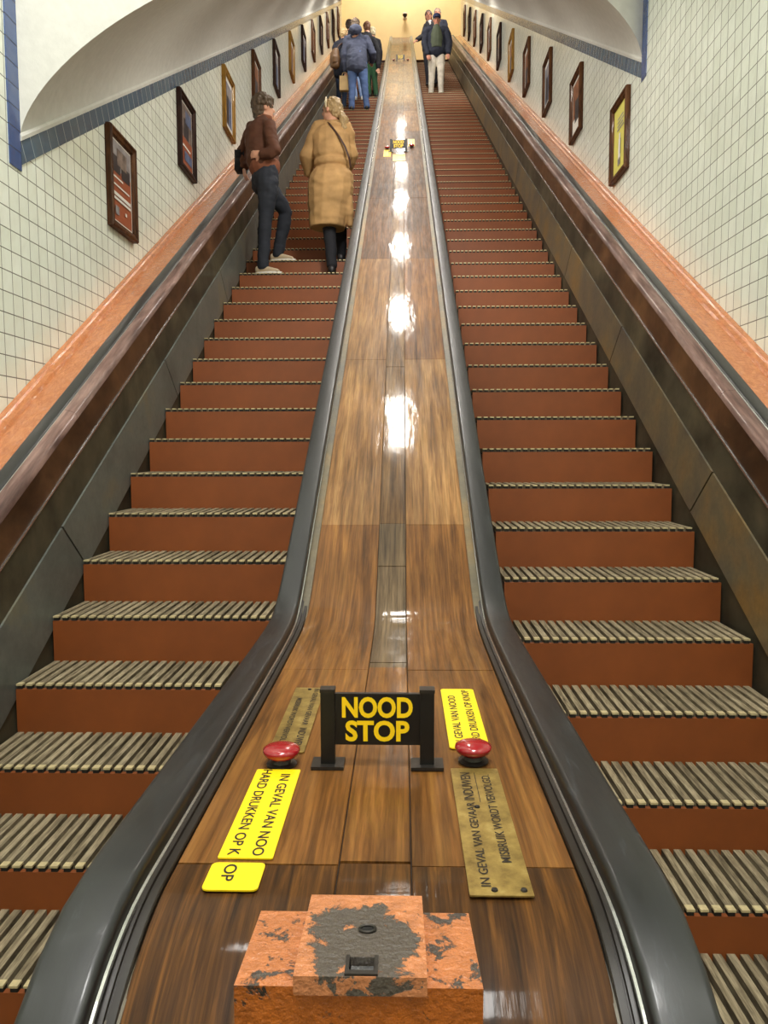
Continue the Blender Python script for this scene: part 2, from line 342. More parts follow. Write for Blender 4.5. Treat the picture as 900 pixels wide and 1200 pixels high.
def escalator(sx, y0, label):
    e = empty('escalator', (sx*1.0, .8, -1.79)); inv = -V(e.location)
    tag(e, label, 'escalator')
    def part(name, me, mat, smooth=False): return link(name, me, mat, e, inv, smooth)
    first = None
    for k in range(-7, 67):
        Y = y0+k*D
        loc = V((sx*(SX0+SX1)/2, Y, nose(Y)))+inv
        if first is None:
            st = link('step', riser_me, 'riser', e, loc); tr = link('tread', tread_me, ['slat', 'dark_base'], st); no = link('nosing', nosing_me, 'brass_tip', st); first = (st, tr, no)
        else:
            st, tr, no = [q.copy() for q in first]
            for q in (st, tr, no): col.objects.link(q)
            st.parent = e; st.location = loc; tr.parent = st; no.parent = st
    if sx > 0:
        X = lambda v: v+CX
        L = dict(l1=(1.475,2.635), l2=(1.485,2.29), l3=(1.495,2.094), pl=(1.505,1.919), rn=(1.575,1.892), rf=(1.650,1.896), w=(1.862,1.892)); skm = 'bronze'; ph = .48
    else:
        X = lambda v: -(v-CX)
        L = dict(l1=(1.550,2.731), l2=(1.557,2.377), l3=(1.563,2.173), pl=(1.572,2.006), rn=(1.635,1.972), rf=(1.710,1.986), w=(1.938,1.997)); skm = 'skirt_grey'; ph = .22
    P = {k: (X(a), b) for k, (a, b) in L.items()}
    def off(p, dx, dE=0): return (p[0]+sx*dx, p[1]+dE)
    # skirting below the panel, right beside the steps
    part('skirting', bm_mesh(sweepE([(sx*(SX1+.006), 3.05), off(P['l1'], .004, 0), off(P['l1'], .03, 0), (sx*(SX1+.03), 3.05)], 1.0, 26)), 'strip_dark')
    edges = [1.0]; yy = 1.9+ph
    while yy < 25.5: edges.append(yy); yy += 1.62
    edges.append(26.0)
    for a, b in zip(edges, edges[1:]):
        rings_ = []
        for Y in ysamp(a+.005, b-.005):      # joints are cut square to the incline
            sk = .24
            rings_.append([(p[0]+sx*dx, Y+dy, nose(Y+dy)+2.698-p[1]) for p, dx, dy in ((P['l1'], -.004, 0), (P['l2'], -.003, -sk), (P['l2'], .03, -sk), (P['l1'], .03, 0))])
        part('skirt_panel', bm_mesh(skin_rings(rings_)), skm)
    part('side_board', bm_mesh(sweepE([off(P['l2'], .006), off(P['l3'], .004), off(P['l3'], .03), off(P['l2'], .03)], .9, 26)), 'strip_dark')
    part('edge_strip', bm_mesh(sweepE([off(P['l3'], -.002, .006), off(P['l3'], -.002, -.004), off(P['l3'], .01, -.004), off(P['l3'], .01, .006)], .9, 26)), 'steel')
    o = part('wood_panel', bm_mesh(sweepE([off(P['l3'], .004, -.004), off(P['pl'], .002, .012), off(P['pl'], .03, .012), off(P['l3'], .03, -.004)], .9, 26)), 'mahogany')
    ym = [1.0, 3.75, 6.5, 10.3, 14.1, 18, 22, 26]
    for a, b in zip(ym, ym[1:]):
        pl, rn = P['pl'], P['rn']
        poly = [off(pl, .0, .012), off(pl, .004, -.004), off(pl, .014, -.016), off(pl, .028, -.022), off(rn, .0, .002), off(rn, .0, .03), off(pl, .02, .03)]
        auto_smooth(part('wood_coping', bm_mesh(sweepE(poly, a+.002, b-.002)), 'coping'), 50)
    rn, rf = P['rn'], P['rf']
    xa, xb = sorted((rn[0]+sx*.004, rf[0])); Em = (rn[1]+rf[1])/2
    sec = [(x, Em-.012-q) for x, q in rrect(xa, xb, -.035, 0, .014)]
    auto_smooth(part('handrail', bm_mesh(sweepE(sec, .8, 26.2)), 'rubber'), 60)
    xs = rn[0]+sx*.001
    part('edge_strip', bm_mesh(sweepE([(xs-.003, Em-.004), (xs+.003, Em-.004), (xs+.003, Em+.03), (xs-.003, Em+.03)], .8, 26.1)), 'steel')
    # inner handrail, on the divider
    pth = []
    for i in range(15):
        a_ = pi*(-.42+.92*i/14); pth.append((.95-.35*cos(a_), -.534-.35+.35*sin(a_), V((0, -cos(a_), sin(a_)))))
    for Y in ysamp(1.0, 26.6):
        dzz = (ramp_z(Y+.01, -1.93, -.534)-ramp_z(Y-.01, -1.93, -.534))/.02; nn = V((0, -dzz, 1)).normalized(); pth.append((Y, ramp_z(Y, -1.93, -.534), nn))
    rs = []
    for Y, z, nn in pth:
        rs.append([V((sx*(.333+x), Y, z))+nn*q for x, q in rrect(-.037, .037, -.036, 0, .010)])
    auto_smooth(part('handrail', bm_mesh(skin_rings(rs)), 'rubber'), 60)
    return e, P
eL, PL_ = escalator(-1, 2.997, 'left wooden escalator with red-brown slatted steps, carrying seven people upward')
eR, PR_ = escalator(1, 3.23, 'right wooden escalator with red-brown slatted steps, three men standing near its top')
# orange ledge between outer handrail and tiled wall
for i, (sx, P) in enumerate(((-1, PL_), (1, PR_))):
    a, w = P['rf'], P['w']; x0 = P['rn'][0]+sx*.005
    poly = [(x0, a[1]+.03), (sx*1.83, w[1]+.022), (sx*1.84, w[1]+.004), (sx*1.862, w[1]-.004), (sx*1.87, w[1]-.014), (sx*1.899, w[1]-.018), (sx*1.899, w[1]+.25), (x0, w[1]+.25)]
    structure(link('trim_%d' % (6+i), bm_mesh(sweepE(poly, .8, 26)), 'orange'))

# ------------------------------------------------------------------ the divider between the escalators
dv = empty('escalator_divider', (0, .62, -1.79)); dinv = -V(dv.location)
tag(dv, 'long varnished wooden deck rising between the two escalators', 'escalator divider')
def dpart(name, me, mat, smooth=False): return link(name, me, mat, dv, dinv, smooth)
def board(x0, x1, Y0, Y1, top=0, th=.03):
    rs = []
    for Y in ysamp(Y0, Y1):
        z = deck_z(Y)+top; b = .0012
        rs.append([(x0, Y, z-b), (x0+b, Y, z), (x1-b, Y, z), (x1, Y, z-b), (x1, Y, z-th), (x0, Y, z-th)])
    return bm_mesh(skin_rings(rs))
seams = [.655, 1.02, 1.956, 2.94, 4.28, 5.86, 7.49]
while seams[-1] < 25: seams.append(seams[-1]+1.63)
seams.append(YTOP)
mats = ['deck_dark', 'deck_a', 'deck_a', 'deck_b', 'deck_b', 'deck_c', 'deck_c']
for i, (a, b) in enumerate(zip(seams, seams[1:])):
    for s in (-1, 1):
        m = mats[i] if i < len(mats) else random.choice(['deck_a', 'deck_b', 'deck_c'])
        if i == 4 and s > 0: m = 'deck_a'
        if i == 5 and s > 0: m = 'deck_c'
        x0, x1 = (.0505, .272) if s > 0 else (-.272, -.0505)
        auto_smooth(dpart('deck_panel', board(x0, x1, a+.0012, b-.0012, random.uniform(-.001, .001)), m), 30)
cs = [.655, 1.03, 1.98, 2.03, 2.72, 2.95, 4.2, 5.86, 7.3]
while cs[-1] < 25: cs.append(cs[-1]+1.63)
cs.append(YTOP)
for i, (a, b) in enumerate(zip(cs, cs[1:])):
    m = 'deck_dark' if i == 0 else 'deck_a' if i == 1 else 'strip_grey' if i in (2, 3, 4) else 'strip'
    auto_smooth(dpart('centre_strip', board(-.0490, .0490, a+.0018, b-.0018, -.002+random.uniform(-.001, .0015)), m), 30)
dpart('sub_deck', bm_mesh(skin_rings([[(-.30, Y, deck_z(Y)-.006), (.30, Y, deck_z(Y)-.006), (.30, Y, deck_z(Y)-.05), (-.30, Y, deck_z(Y)-.05)] for Y in ysamp(.65, YTOP)])), 'dark_base')
for s in (-1, 1):
    rs = []
    for Y in ysamp(.68, YTOP):
        z = deck_z(Y); rs.append([(s*.2735, Y, z-.01), (s*.2735, Y, z+.003), (s*.275, Y, z+.005), (s*.284, Y, z+.005), (s*.285, Y, z+.002), (s*.287, Y, z+.002), (s*.288, Y, z+.006), (s*.300, Y, z+.007), (s*.300, Y, z-.02)])
    auto_smooth(dpart('rail_guide', bm_mesh(skin_rings(rs)), 'guide'), 30)
    rs = []
    for Y in ysamp(.70, 26.5):
        z = rail_z(Y); rs.append([(s*.2955, Y, z-.034), (s*.2925, Y, z-.032), (s*.2925, Y, z-.026), (s*.2955, Y, z-.024)])
    dpart('edge_strip', bm_mesh(skin_rings(rs)), 'steel')  # added bright strip standing in for the highlight along the rail's inner edge
    rs = []
    for Y in ysamp(.66, 26.5):
        zr = rail_z(Y)-.03; zn = nose(Y)
        rs.append([(s*.27, Y, zr-.02), (s*.362, Y, zr-.02), (s*.506, Y, zn-.05), (s*.506, Y, zn-.3), (s*.27, Y, zn-.3)])
    dpart('side_panel', bm_mesh(skin_rings(rs)), 'bronze')
boxo('end_panel', (-.27, .27, .64, .66, -1.79, deck_z(.66)-.02), 'deck_dark', dv, .004, dinv)

# ------------------------------------------------------------------ texts
def text_mesh(s, w=None, h=None, bold=0):
    cu = bpy.data.curves.new('lettering', 'FONT'); cu.body = s; cu.size = 1; cu.offset = bold; cu.resolution_u = 4
    ob = bpy.data.objects.new('tmp_text', cu); col.objects.link(ob); bpy.context.view_layer.update()
    me = bpy.data.meshes.new_from_object(ob.evaluated_get(bpy.context.evaluated_depsgraph_get())); bpy.data.objects.remove(ob); bpy.data.curves.remove(cu)
    xs = [v.co.x for v in me.vertices]; ys = [v.co.y for v in me.vertices]
    x0, x1, y0, y1 = min(xs), max(xs), min(ys), max(ys)
    kx = w/(x1-x0) if w else h/(y1-y0); ky = h/(y1-y0) if h else kx
    out = bpy.data.meshes.new('lettering')
    out.from_pydata([((v.co.x-(x0+x1)/2)*kx, (v.co.y-(y0+y1)/2)*ky, 0) for v in me.vertices], [], [tuple(p.vertices) for p in me.polygons])
    bpy.data.meshes.remove(me); return out
def put_text(name, parent, me, mat, origin, ux, uy):
    ux, uy = V(ux).normalized(), V(uy).normalized(); uz = ux.cross(uy)
    me.transform(Matrix((ux, uy, uz)).transposed().to_4x4()); me.transform(Matrix.Translation(V(origin)))
    return link(name, me, mat, parent)
def slope_frame(Y):
    dzz = (deck_z(Y+.01)-deck_z(Y-.01))/.02; ty = V((0,1,dzz)).normalized(); return ty, V((0,-dzz,1)).normalized()
def plaque(name, x0, x1, Y0, Y1, mat, label, cat, texts, ink, screws=(), th=.0022, rad=.006, group=None):
    """thin plate lying on the deck; texts: (string, across x, along span (a,b) in 0..1, letter height, dir)"""
    Yc = (Y0+Y1)/2; ty, tn = slope_frame(Yc); base = V(((x0+x1)/2, Yc, deck_z(Yc)+.0015))
    w = x1-x0; L = (Y1-Y0)/ty.y
    pts = rrect(-w/2, w/2, -L/2, L/2, rad, 4)
    rs = [[V((x, 0, 0))+ty*y+tn*q for x, y in pts] for q in (0, th)]
    o = link(name, bm_mesh(skin_rings(rs)), mat, None, base); tag(o, label, cat, group)
    if texts:
        allm = None; bm = bmesh.new()
        for s, ax, (a, b), hh, d in texts:
            me = text_mesh(s, abs(b-a)*L, hh, .012)
            ux = ty*d; uy = V((-d, 0, 0)); uz = ux.cross(uy)
            me.transform(Matrix((ux, uy, uz)).transposed().to_4x4())
            me.transform(Matrix.Translation(V((ax*w, 0, 0))+ty*(((a+b)/2-.5)*L)+tn*(th+.0006))); bm.from_mesh(me)
        me = bpy.data.meshes.new('lettering'); bm.to_mesh(me); bm.free(); link('lettering', me, ink, o)
    for sx_, sy_ in screws:
        me = bm_mesh(lathe([(.0001, .0), (.0045, .0), (.0038, .0022), (.0001, .003)], 12)); me.transform(Matrix.Translation(V((sx_*w, 0, 0))+ty*(sy_*L)+tn*th)); link('screw', me, 'dark_metal', o)
    return o
plaque('instruction_sticker', -.219, -.142, 1.029, 1.327, 'sticker', 'long yellow sticker in front of the left red button, its text cut off', 'sticker',
       [('IN GEVAL VAN NOO', .2, (.02, .93), .0165, -1), ('HARD DRUKKEN OP K', -.24, (.02, .99), .0165, -1)], 'ink', rad=.003)
plaque('instruction_sticker', -.222, -.149, .951, 1.017, 'sticker', 'short yellow sticker piece reading OP, nearest the orange box', 'sticker', [('OP', -.12, (.30, .92), .0175, -1)], 'ink', rad=.008)
plaque('instruction_sticker', .127, .203, 1.43, 1.79, 'sticker', 'yellow sticker with black capitals behind the right red button', 'sticker',
       [('IN GEVAL VAN NOOD', -.22, (.03, .86), .0165, 1), ('HARD DRUKKEN OP KNOP', .22, (.02, .97), .0165, 1)], 'ink', rad=.008)
o = plaque('brass_plate', .123, .205, .945, 1.337, 'brass', 'engraved brass plate in front of the right red button, upper right corner up', 'sign',
       [('IN GEVAL VAN GEVAAR', -.22, (.05, .66), .013, 1), ('INDUWEN', -.22, (.68, .95), .017, 1), ('MISBRUIK WORDT VERVOLGD.', .2, (.2, .93), .014, 1), ('_', -.02, (.66, .95), .0012, 1)], 'ink_brass',
       [(-.1, .12), (.36, -.47), (-.1, -.47)], rad=.002)
o['label'] = 'engraved brass plate lying in front of the right red button'
plaque('brass_plate', -.214, -.146, 1.405, 1.795, 'brass', 'dull brass plate half hidden behind the left post of the black sign', 'sign',
       [('IN GEVAL VAN GEVAAR', .25, (.36, .97), .012, -1), ('INDUWEN', .25, (.06, .32), .015, -1), ('MISBRUIK WORDT VERVOLGD', -.22, (.06, .8), .012, -1)], 'ink_brass', [(0, .46), (0, -.46)], rad=.002)

# ------------------------------------------------------------------ emergency-stop signs and buttons
def stop_sign(Y, label):
    ty, tn = slope_frame(Y); z = deck_z(Y)+.001
    t = empty('emergency_stop_sign', (-.007, Y, z)); tag(t, label, 'sign')
    for s in (-1, 1):
        bm = bmesh.new(); box(bm, s*.0885-.0125, s*.0885+.0125, -.010, .010, .001 if Y < 2.3 else -.004, .136)
        p = link('post', bm_mesh(bm, 'post', .002), 'black', t)
        bm = bmesh.new(); box(bm, s*.0885-.0135, s*.0885+.0135, -.012, .012, .136, .142); link('post_cap', bm_mesh(bm, 'cap', .001), 'dark_metal', p)
        bm = bmesh.new(); me_ = None
        box(bm, s*.0885-.029, s*.0885+.029, -.024, .022, .0, .006); me = bm_mesh(bm, 'foot', .0015)
        me.transform(Matrix((V((1,0,0)), ty, tn)).transposed().to_4x4()); link('foot', me, 'dark_metal', p)
    bm = bmesh.new(); box(bm, -.077, .077, -.006, .004, .040, .133); bd = link('sign_board', bm_mesh(bm, 'board', .001), 'black', t)
    for s, zc, w in (('NOOD', .1085, .126), ('STOP', .0655, .114)):
        put_text('lettering', bd, text_mesh(s, w, .0385, .035), 'sign_yellow', (0, -.0068, zc), (1,0,0), (0,0,1))
    return t
stop_sign(1.354, 'black NOOD STOP sign on two posts, between the two large red buttons')
stop_sign(9.48, 'second black NOOD STOP sign, halfway up the wooden deck beside small yellow stickers')
stop_sign(19.6, 'small third NOOD STOP sign near the top of the deck')
def button(x, Y, label):
    ty, tn = slope_frame(Y); t = empty('emergency_button', (x, Y, deck_z(Y)+.0012)); tag(t, label, 'button')
    rot = Matrix((V((1,0,0)), ty, tn)).transposed().to_4x4()
    for nm, prof, m in (('base_ring', [(.0001, 0), (.027, 0), (.027, .003), (.018, .005), (.015, .012), (.0001, .012)], 'dark_metal'),
                        ('cap', [(.0001, .012), (.018, .012), (.030, .019), (.0335, .026), (.0325, .0305), (.026, .034), (.013, .0365), (.0001, .037)], 'red')):
        me = bm_mesh(lathe(prof, 32)); me.transform(rot); auto_smooth(link(nm, me, m, t), 50)
button(-.180, 1.354, 'large red mushroom button left of the nearest black sign')
button(.166, 1.374, 'large red mushroom button right of the nearest black sign')
for x, Y, w in ((-.142, 9.62, 'left of the second black sign'), (.152, 9.72, 'right of the second black sign'), (-.17, 19.62, 'left of the third, topmost black sign'), (.17, 19.62, 'right of the third, topmost black sign')):
    button(x, Y, 'small red button on the deck ' + w)
plaque('instruction_sticker', -.18, -.095, 9.22, 9.58, 'sticker', 'small yellow sticker in front of the left button by the second sign', 'sticker', [('IN GEVAL VAN NOOD', .2, (.05, .9), .0165, -1), ('HARD DRUKKEN', -.2, (.05, .9), .0165, -1)], 'ink')
plaque('instruction_sticker', .108, .19, 9.78, 10.2, 'sticker', 'small yellow sticker behind the right button by the second sign', 'sticker', [('IN GEVAL VAN NOOD', -.2, (.05, .9), .0165, 1), ('HARD DRUKKEN', .2, (.05, .9), .0165, 1)], 'ink')
plaque('brass_plate', -.072, .072, 9.0, 9.34, 'brass', 'brown brass plate on the deck below the second black sign', 'sign', [], 'ink_brass')

# ------------------------------------------------------------------ orange box on the newel
cb = empty('control_box', (-.003, .80, -.80)); cinv = -V(cb.location); tag(cb, 'chipped orange metal box with worn lid at the foot of the wooden deck', 'control box')
bm = bmesh.new(); box(bm, -.131, .118, .732, .858, -.95, -.535)
for v in bm.verts:
    if v.co.y > .8: v.co.x *= .965
me = bm_mesh(bm, 'housing', .006, 3); me.materials.append(M['box_top']); me.materials.append(M['box_front'])
for p in me.polygons: p.material_index = 0 if p.normal.z > .5 else 1
link('housing', me, ['box_top', 'box_front'], cb, cinv)
bm = bmesh.new()
# lid with a square opening in it: built from strips round the hole
hx0, hx1, hy0, hy1 = -.0155, .0095, .729, .752
xs = [-.070, hx0, hx1, .062]; ys = [.722, hy0, hy1, .862]
grid = {}
for q, z in enumerate((-.537, -.517)):
    for i, x in enumerate(xs):
        for j, y in enumerate(ys):
            kx = 1-.03*(j == 3); grid[i, j, q] = bm.verts.new((x*kx, y, z))
for i in range(3):
    for j in range(3):
        if i == 1 and j == 1: continue
        for q in (0, 1): bm.faces.new([grid[i,j,q], grid[i+1,j,q], grid[i+1,j+1,q], grid[i,j+1,q]])
for i in range(3):
    for j in (0, 3): bm.faces.new([grid[i,j,0], grid[i+1,j,0], grid[i+1,j,1], grid[i,j,1]])
    for j_ in (0, 3): bm.faces.new([grid[j_,i,0], grid[j_,i+1,0], grid[j_,i+1,1], grid[j_,i,1]])
for (a, b) in (((1,1),(2,1)), ((2,1),(2,2)), ((2,2),(1,2)), ((1,2),(1,1))): bm.faces.new([grid[(*a,0)], grid[(*b,0)], grid[(*b,1)], grid[(*a,1)]])
lid = link('lid', bm_mesh(bm, 'lid', .004, 3), 'box_lid', cb, cinv)
boxo('hasp', (hx0+.001, hx1-.001, hy0+.001, hy1-.001, -.533, -.526), 'steel', lid, .002)
bm = bmesh.new(); box(bm, hx0-.004, hx1+.004, hy0-.006, hy0, -.534, -.5145); box(bm, hx0-.004, hx0, hy0, hy1, -.534, -.5145); box(bm, hx1, hx1+.004, hy0, hy1, -.534, -.5145)
link('hasp_surround', bm_mesh(bm, 'hs', .001), 'dark_metal', lid)
kh = lathe([(.0062, 0), (.0092, 0), (.0092, .002), (.0078, .0032), (.0062, .002), (.0062, .0)], 20); me = bm_mesh(kh); me.transform(Matrix.Translation((.0, .797, -.517)) @ Matrix.Diagonal((1.1, .8, 1, 1))); link('keyhole_ring', me, 'dark_metal', lid)
me = bm_mesh(lathe([(.0001, 0), (.0068, 0), (.0068, .0006), (.0001, .0006)], 16)); me.transform(Matrix.Translation((.0, .797, -.517)) @ Matrix.Diagonal((1.1, .8, 1, 1))); link('keyhole', me, 'hole', lid)

# ------------------------------------------------------------------ framed posters
ordn = ['first', 'second', 'third', 'fourth', 'fifth', 'sixth', 'seventh', 'eighth', 'ninth', 'tenth', 'eleventh', 'twelfth']
PW, PH, PT = .49, .65, .045
def poster_mesh(style):
    """in the frame's own plane: a along the wall (0..1), b upward (0..1); rectangles in layers"""
    A = {'red':   [('mat_white', 0,0,1,1), ('p_orange', .04,.03,.96,.66), ('p_grey', .04,.64,.96,.97), ('p_dark', .1,.6,.45,.8), ('p_dark', .5,.58,.9,.74), ('p_photo', .3,.7,.75,.9),
                   ('mat_white', .1,.53,.55,.55), ('mat_white', .1,.44,.85,.46), ('mat_white', .1,.32,.9,.36), ('mat_white', .1,.27,.9,.30), ('p_grey', .14,.1,.32,.2), ('mat_white', .6,.15,.68,.19)],
         'redb':  [('mat_white', 0,0,1,1), ('p_orange', .04,.03,.96,.5), ('p_photo', .04,.45,.96,.97), ('p_dark', .3,.46,.7,.75), ('p_blue', .45,.7,.9,.9), ('mat_white', .12,.3,.8,.33), ('p_blue', .3,.1,.9,.25)],
         'photo': [('mat_white', 0,0,1,1), ('p_blue', .1,.1,.9,.9), ('p_dark', .18,.12,.55,.7), ('p_grey', .3,.65,.85,.86)],
         'yellow':[('p_yellow', 0,0,1,1)] + [('p_grey', .28,.80-.055*k,.72+.05*(k % 2),.825-.055*k) for k in range(4)] + [('mat_white', .40,.2,.56,.5), ('mat_white', .44,.5,.54,.57), ('p_dark', .55,.25,.575,.48), ('p_grey', .38,.1,.46,.2), ('p_grey', .5,.1,.57,.2)],
         'people':[('mat_white', 0,0,1,1), ('p_brown', .05,.3,.95,.95), ('p_dark', .3,.2,.8,.62), ('p_brown', .42,.6,.66,.8), ('mat_white', .05,.03,.95,.2)],
         'brown': [('mat_white', 0,0,1,1), ('p_brown', .1,.1,.9,.9), ('p_dark', .2,.1,.7,.5)]}[style]
    return A
def picture(sx, Y, i, fm, style, label):
    x = sx*1.8995; zc = TA*Y-1.53
    t = empty('framed_poster', (x, Y, zc)); tag(t, label, 'picture', 'framed posters on the %s tiled wall' % ('left' if sx < 0 else 'right'))
    def P(a, b, q): return (-sx*q, a, b)      # a along +Y, b up, q out of the wall
    bm = bmesh.new(); fw = .052
    prof = [(0, 0), (0, PT*.75), (.006, PT), (.018, PT), (.026, PT*.82), (fw-.008, PT*.72), (fw, PT*.5), (fw, .012)]
    vs = []
    for (ca, cb_, da, db) in ((0, 0, 1, 1), (PW, 0, -1, 1), (PW, PH, -1, -1), (0, PH, 1, -1)):
        vs.append([bm.verts.new(P(ca+da*w, cb_+db*w, q)) for w, q in prof])
    for k in range(4):
        a, b = vs[k], vs[(k+1) % 4]
        for j in range(len(prof)-1): bm.faces.new((a[j], a[j+1], b[j+1], b[j]))
    fr = link('frame', bm_mesh(bm, 'frame'), fm, t)
    A = poster_mesh(style); bm = bmesh.new(); names = []
    a0, b0, aw, bw = fw-.004, fw-.004, PW-2*fw+.008, PH-2*fw+.008
    for k, (m, x0, y0, x1, y1) in enumerate(A):
        if m not in names: names.append(m)
        if sx < 0: pass
        else: x0, x1 = 1-x1, 1-x0       # text side follows the viewer on the right wall
        q = .014+.0007*k
        f = bm.faces.new([bm.verts.new(P(a0+aw*u_, b0+bw*v_, q)) for u_, v_ in ((x0, y0), (x1, y0), (x1, y1), (x0, y1))]); f.material_index = names.index(m)
    me = bm_mesh(bm, 'poster'); link('poster', me, names, t)
    return t
FL = [('frame_brown', 'red'), ('frame_dark', 'redb'), ('frame_gold', 'photo'), ('frame_brown', 'people'), ('frame_dark', 'photo'), ('frame_gold', 'brown')]
desc = {'frame_brown': 'brown', 'frame_dark': 'dark', 'frame_gold': 'gilt'}
for i in range(12):
    Y = 5.2+1.72*i + (-.04 if i == 1 else 0)
    fm, st = FL[i] if i < 6 else (('frame_dark', 'frame_brown')[i % 2], ('photo', 'people', 'brown')[i % 3])
    lb = ['%s framed orange poster with grey photo, lowest on the left wall' % desc[fm], 'dark framed orange and photo poster, second up the left wall', 'gilt framed picture with white mount, third up the left wall'][i] if i < 3 else \
        '%s framed picture, %s up the left tiled wall counting from the bottom' % (desc[fm], ordn[i])
    picture(-1, Y, i, fm, st, lb)
FR = [('frame_brown', 'yellow'), ('frame_brown', 'people'), ('frame_brown', 'photo'), ('frame_brown', 'brown'), ('frame_gold', 'brown')]
for i in range(11):
    Y = 6.63+1.73*i
    fm, st = FR[i] if i < 5 else (('frame_brown', 'frame_dark')[i % 2], ('photo', 'people', 'brown')[i % 3])
    lb = 'brown framed yellow poster, lowest on the right tiled wall' if i == 0 else '%s framed picture, %s up the right tiled wall counting from the bottom' % (desc[fm], ordn[i])
    picture(1, Y, i, fm, st, lb)

# ------------------------------------------------------------------ security camera on the yellow wall
p = at(474.5, 21, 28.6); t = empty('security_camera', p); tag(t, 'small dome security camera on the yellow wall above the deck', 'camera')
me = bm_mesh(lathe([(.0001, 0), (.07, 0), (.07, .02), (.03, .05), (.03, .16), (.0001, .16)], 20)); me.transform(Matrix.Rotation(R(90), 4, 'X')); link('bracket', me, 'plastic_w', t)
me = bm_mesh(lathe([(.0001, .06), (.085, .05), (.09, .0), (.0001, 0)], 20)); me.transform(Matrix.Translation((0, -.2, 0))); link('housing', me, 'plastic_w', t)
me = bm_mesh(lathe([(.0001, -.09), (.045, -.075), (.075, -.035), (.08, 0), (.0001, 0)], 20)); me.transform(Matrix.Translation((0, -.2, 0))); link('dome', me, 'lens', t, smooth=True)

# ------------------------------------------------------------------ people
def ell_ring(c, sv, fv, rx, ry, n=14): return [c+sv*(rx*cos(2*pi*i/n))+fv*(ry*sin(2*pi*i/n)) for i in range(n)]
def loft(bm, rings, flat=False):
    """rings: (centre, side vector, forward vector, rx, ry); rounded ends"""
    c0, s0, f0, a0, b0 = rings[0]; c1, s1, f1, a1, b1 = rings[-1]
    d0 = (rings[0][0]-rings[1][0]).normalized()*min(a0, b0)*.6; d1 = (rings[-1][0]-rings[-2][0]).normalized()*min(a1, b1)*.6
    rr_ = [ell_ring(c0+d0, s0, f0, a0*.4, b0*.4), ell_ring(c0+d0*.6, s0, f0, a0*.8, b0*.8)] + [ell_ring(*r) for r in rings] + [ell_ring(c1+d1*.6, s1, f1, a1*.8, b1*.8), ell_ring(c1+d1, s1, f1, a1*.4, b1*.4)]
    if flat: rr_ = rr_[2:]
    b = skin_rings(rr_); bmesh.ops.recalc_face_normals(b, faces=b.faces[:]); me = bpy.data.meshes.new('t'); b.to_mesh(me); b.free(); bm.from_mesh(me); bpy.data.meshes.remove(me)
def limb(bm, pts, rad, flat=1.0):
    rings = []
    for i, p in enumerate(pts):
        d = (pts[min(i+1, len(pts)-1)]-pts[max(i-1, 0)]).normalized()
        s = d.cross(V((0, 1, .3))); s = s.normalized() if s.length > .1 else d.cross(V((1, 0, 0))).normalized()
        f = s.cross(d).normalized(); rings.append((p, s, f, rad[i], rad[i]*flat))
    loft(bm, rings)
def bez(a, b, c, n=7):      # joint chain with a soft bend
    out = []
    for i in range(n):
        t = i/(n-1)*2
        out.append(a.lerp(b, t) if t <= 1 else b.lerp(c, t-1))
    out[n//2] = out[n//2]*.7+(out[n//2-1]+out[n//2+1])*.15; return out
def ball(bm, c, sv, fv, uv, rx, ry, rz, n=12):
    rings = []
    for j in range(1, 9):
        a = -pi/2+pi*j/9; rings.append(ell_ring(c+uv*(rz*sin(a)), sv, fv, rx*cos(a), ry*cos(a), n))
    b = skin_rings(rings); bmesh.ops.recalc_face_normals(b, faces=b.faces[:]); me = bpy.data.meshes.new('t'); b.to_mesh(me); b.free(); bm.from_mesh(me); bpy.data.meshes.remove(me)
def fuse(bm, voxel, smooth=4, wr=0, wsc=(6,6,6), seed=0):
    """weld the overlapping pieces into one continuous skin"""
    me = bpy.data.meshes.new('fuse'); bm.to_mesh(me); bm.free()
    ob = bpy.data.objects.new('tmp_fuse', me); col.objects.link(ob)
    r = ob.modifiers.new('r', 'REMESH'); r.mode = 'VOXEL'; r.voxel_size = voxel
    if smooth: s = ob.modifiers.new('s', 'SMOOTH'); s.factor = .5; s.iterations = smooth
    out = bpy.data.meshes.new_from_object(ob.evaluated_get(bpy.context.evaluated_depsgraph_get()))
    bpy.data.objects.remove(ob); bpy.data.meshes.remove(me)
    if wr:
        nr = [v.normal.copy() for v in out.vertices]
        for v, q in zip(out.vertices, nr):
            p = V((v.co.x*wsc[0], v.co.y*wsc[1], v.co.z*wsc[2]))+V((seed*7.3, seed*3.1, 0))
            v.co += q*wr*(noise.noise(p)+.5*noise.noise(p*2.3))
    return out
UP = V((0,0,1))
def hand(bm, wr_, d, palm_n, side, sc=1.0, curl=.5):
    """palm and five curled fingers leaving the wrist along d"""
    d = d.normalized(); pn = (palm_n-d*palm_n.dot(d)).normalized(); sd = d.cross(pn)*side
    pc = wr_+d*.05*sc
    loft(bm, [(wr_, sd, pn, .024*sc, .018*sc), (wr_+d*.04*sc, sd, pn, .036*sc, .016*sc), (wr_+d*.085*sc, sd, pn, .040*sc, .014*sc)])
    for k, (o_, L) in enumerate(((-.031, .06), (-.011, .075), (.010, .07), (.030, .055))):
        b = wr_+d*.085*sc+sd*o_*sc; m1 = b+(d*.75+pn*.45*curl)*L*.5*sc; m2 = m1+(d*.45+pn*.9*curl)*L*.5*sc
        limb(bm, [b, m1, m2], [.0095*sc, .0088*sc, .0075*sc])
    tb = wr_+d*.03*sc-sd*.03*sc; limb(bm, [tb, tb+(d*.6-sd*.7+pn*.3)*.04*sc, tb+(d*1.4-sd*.6+pn*.7)*.05*sc], [.012*sc, .0105*sc, .009*sc])
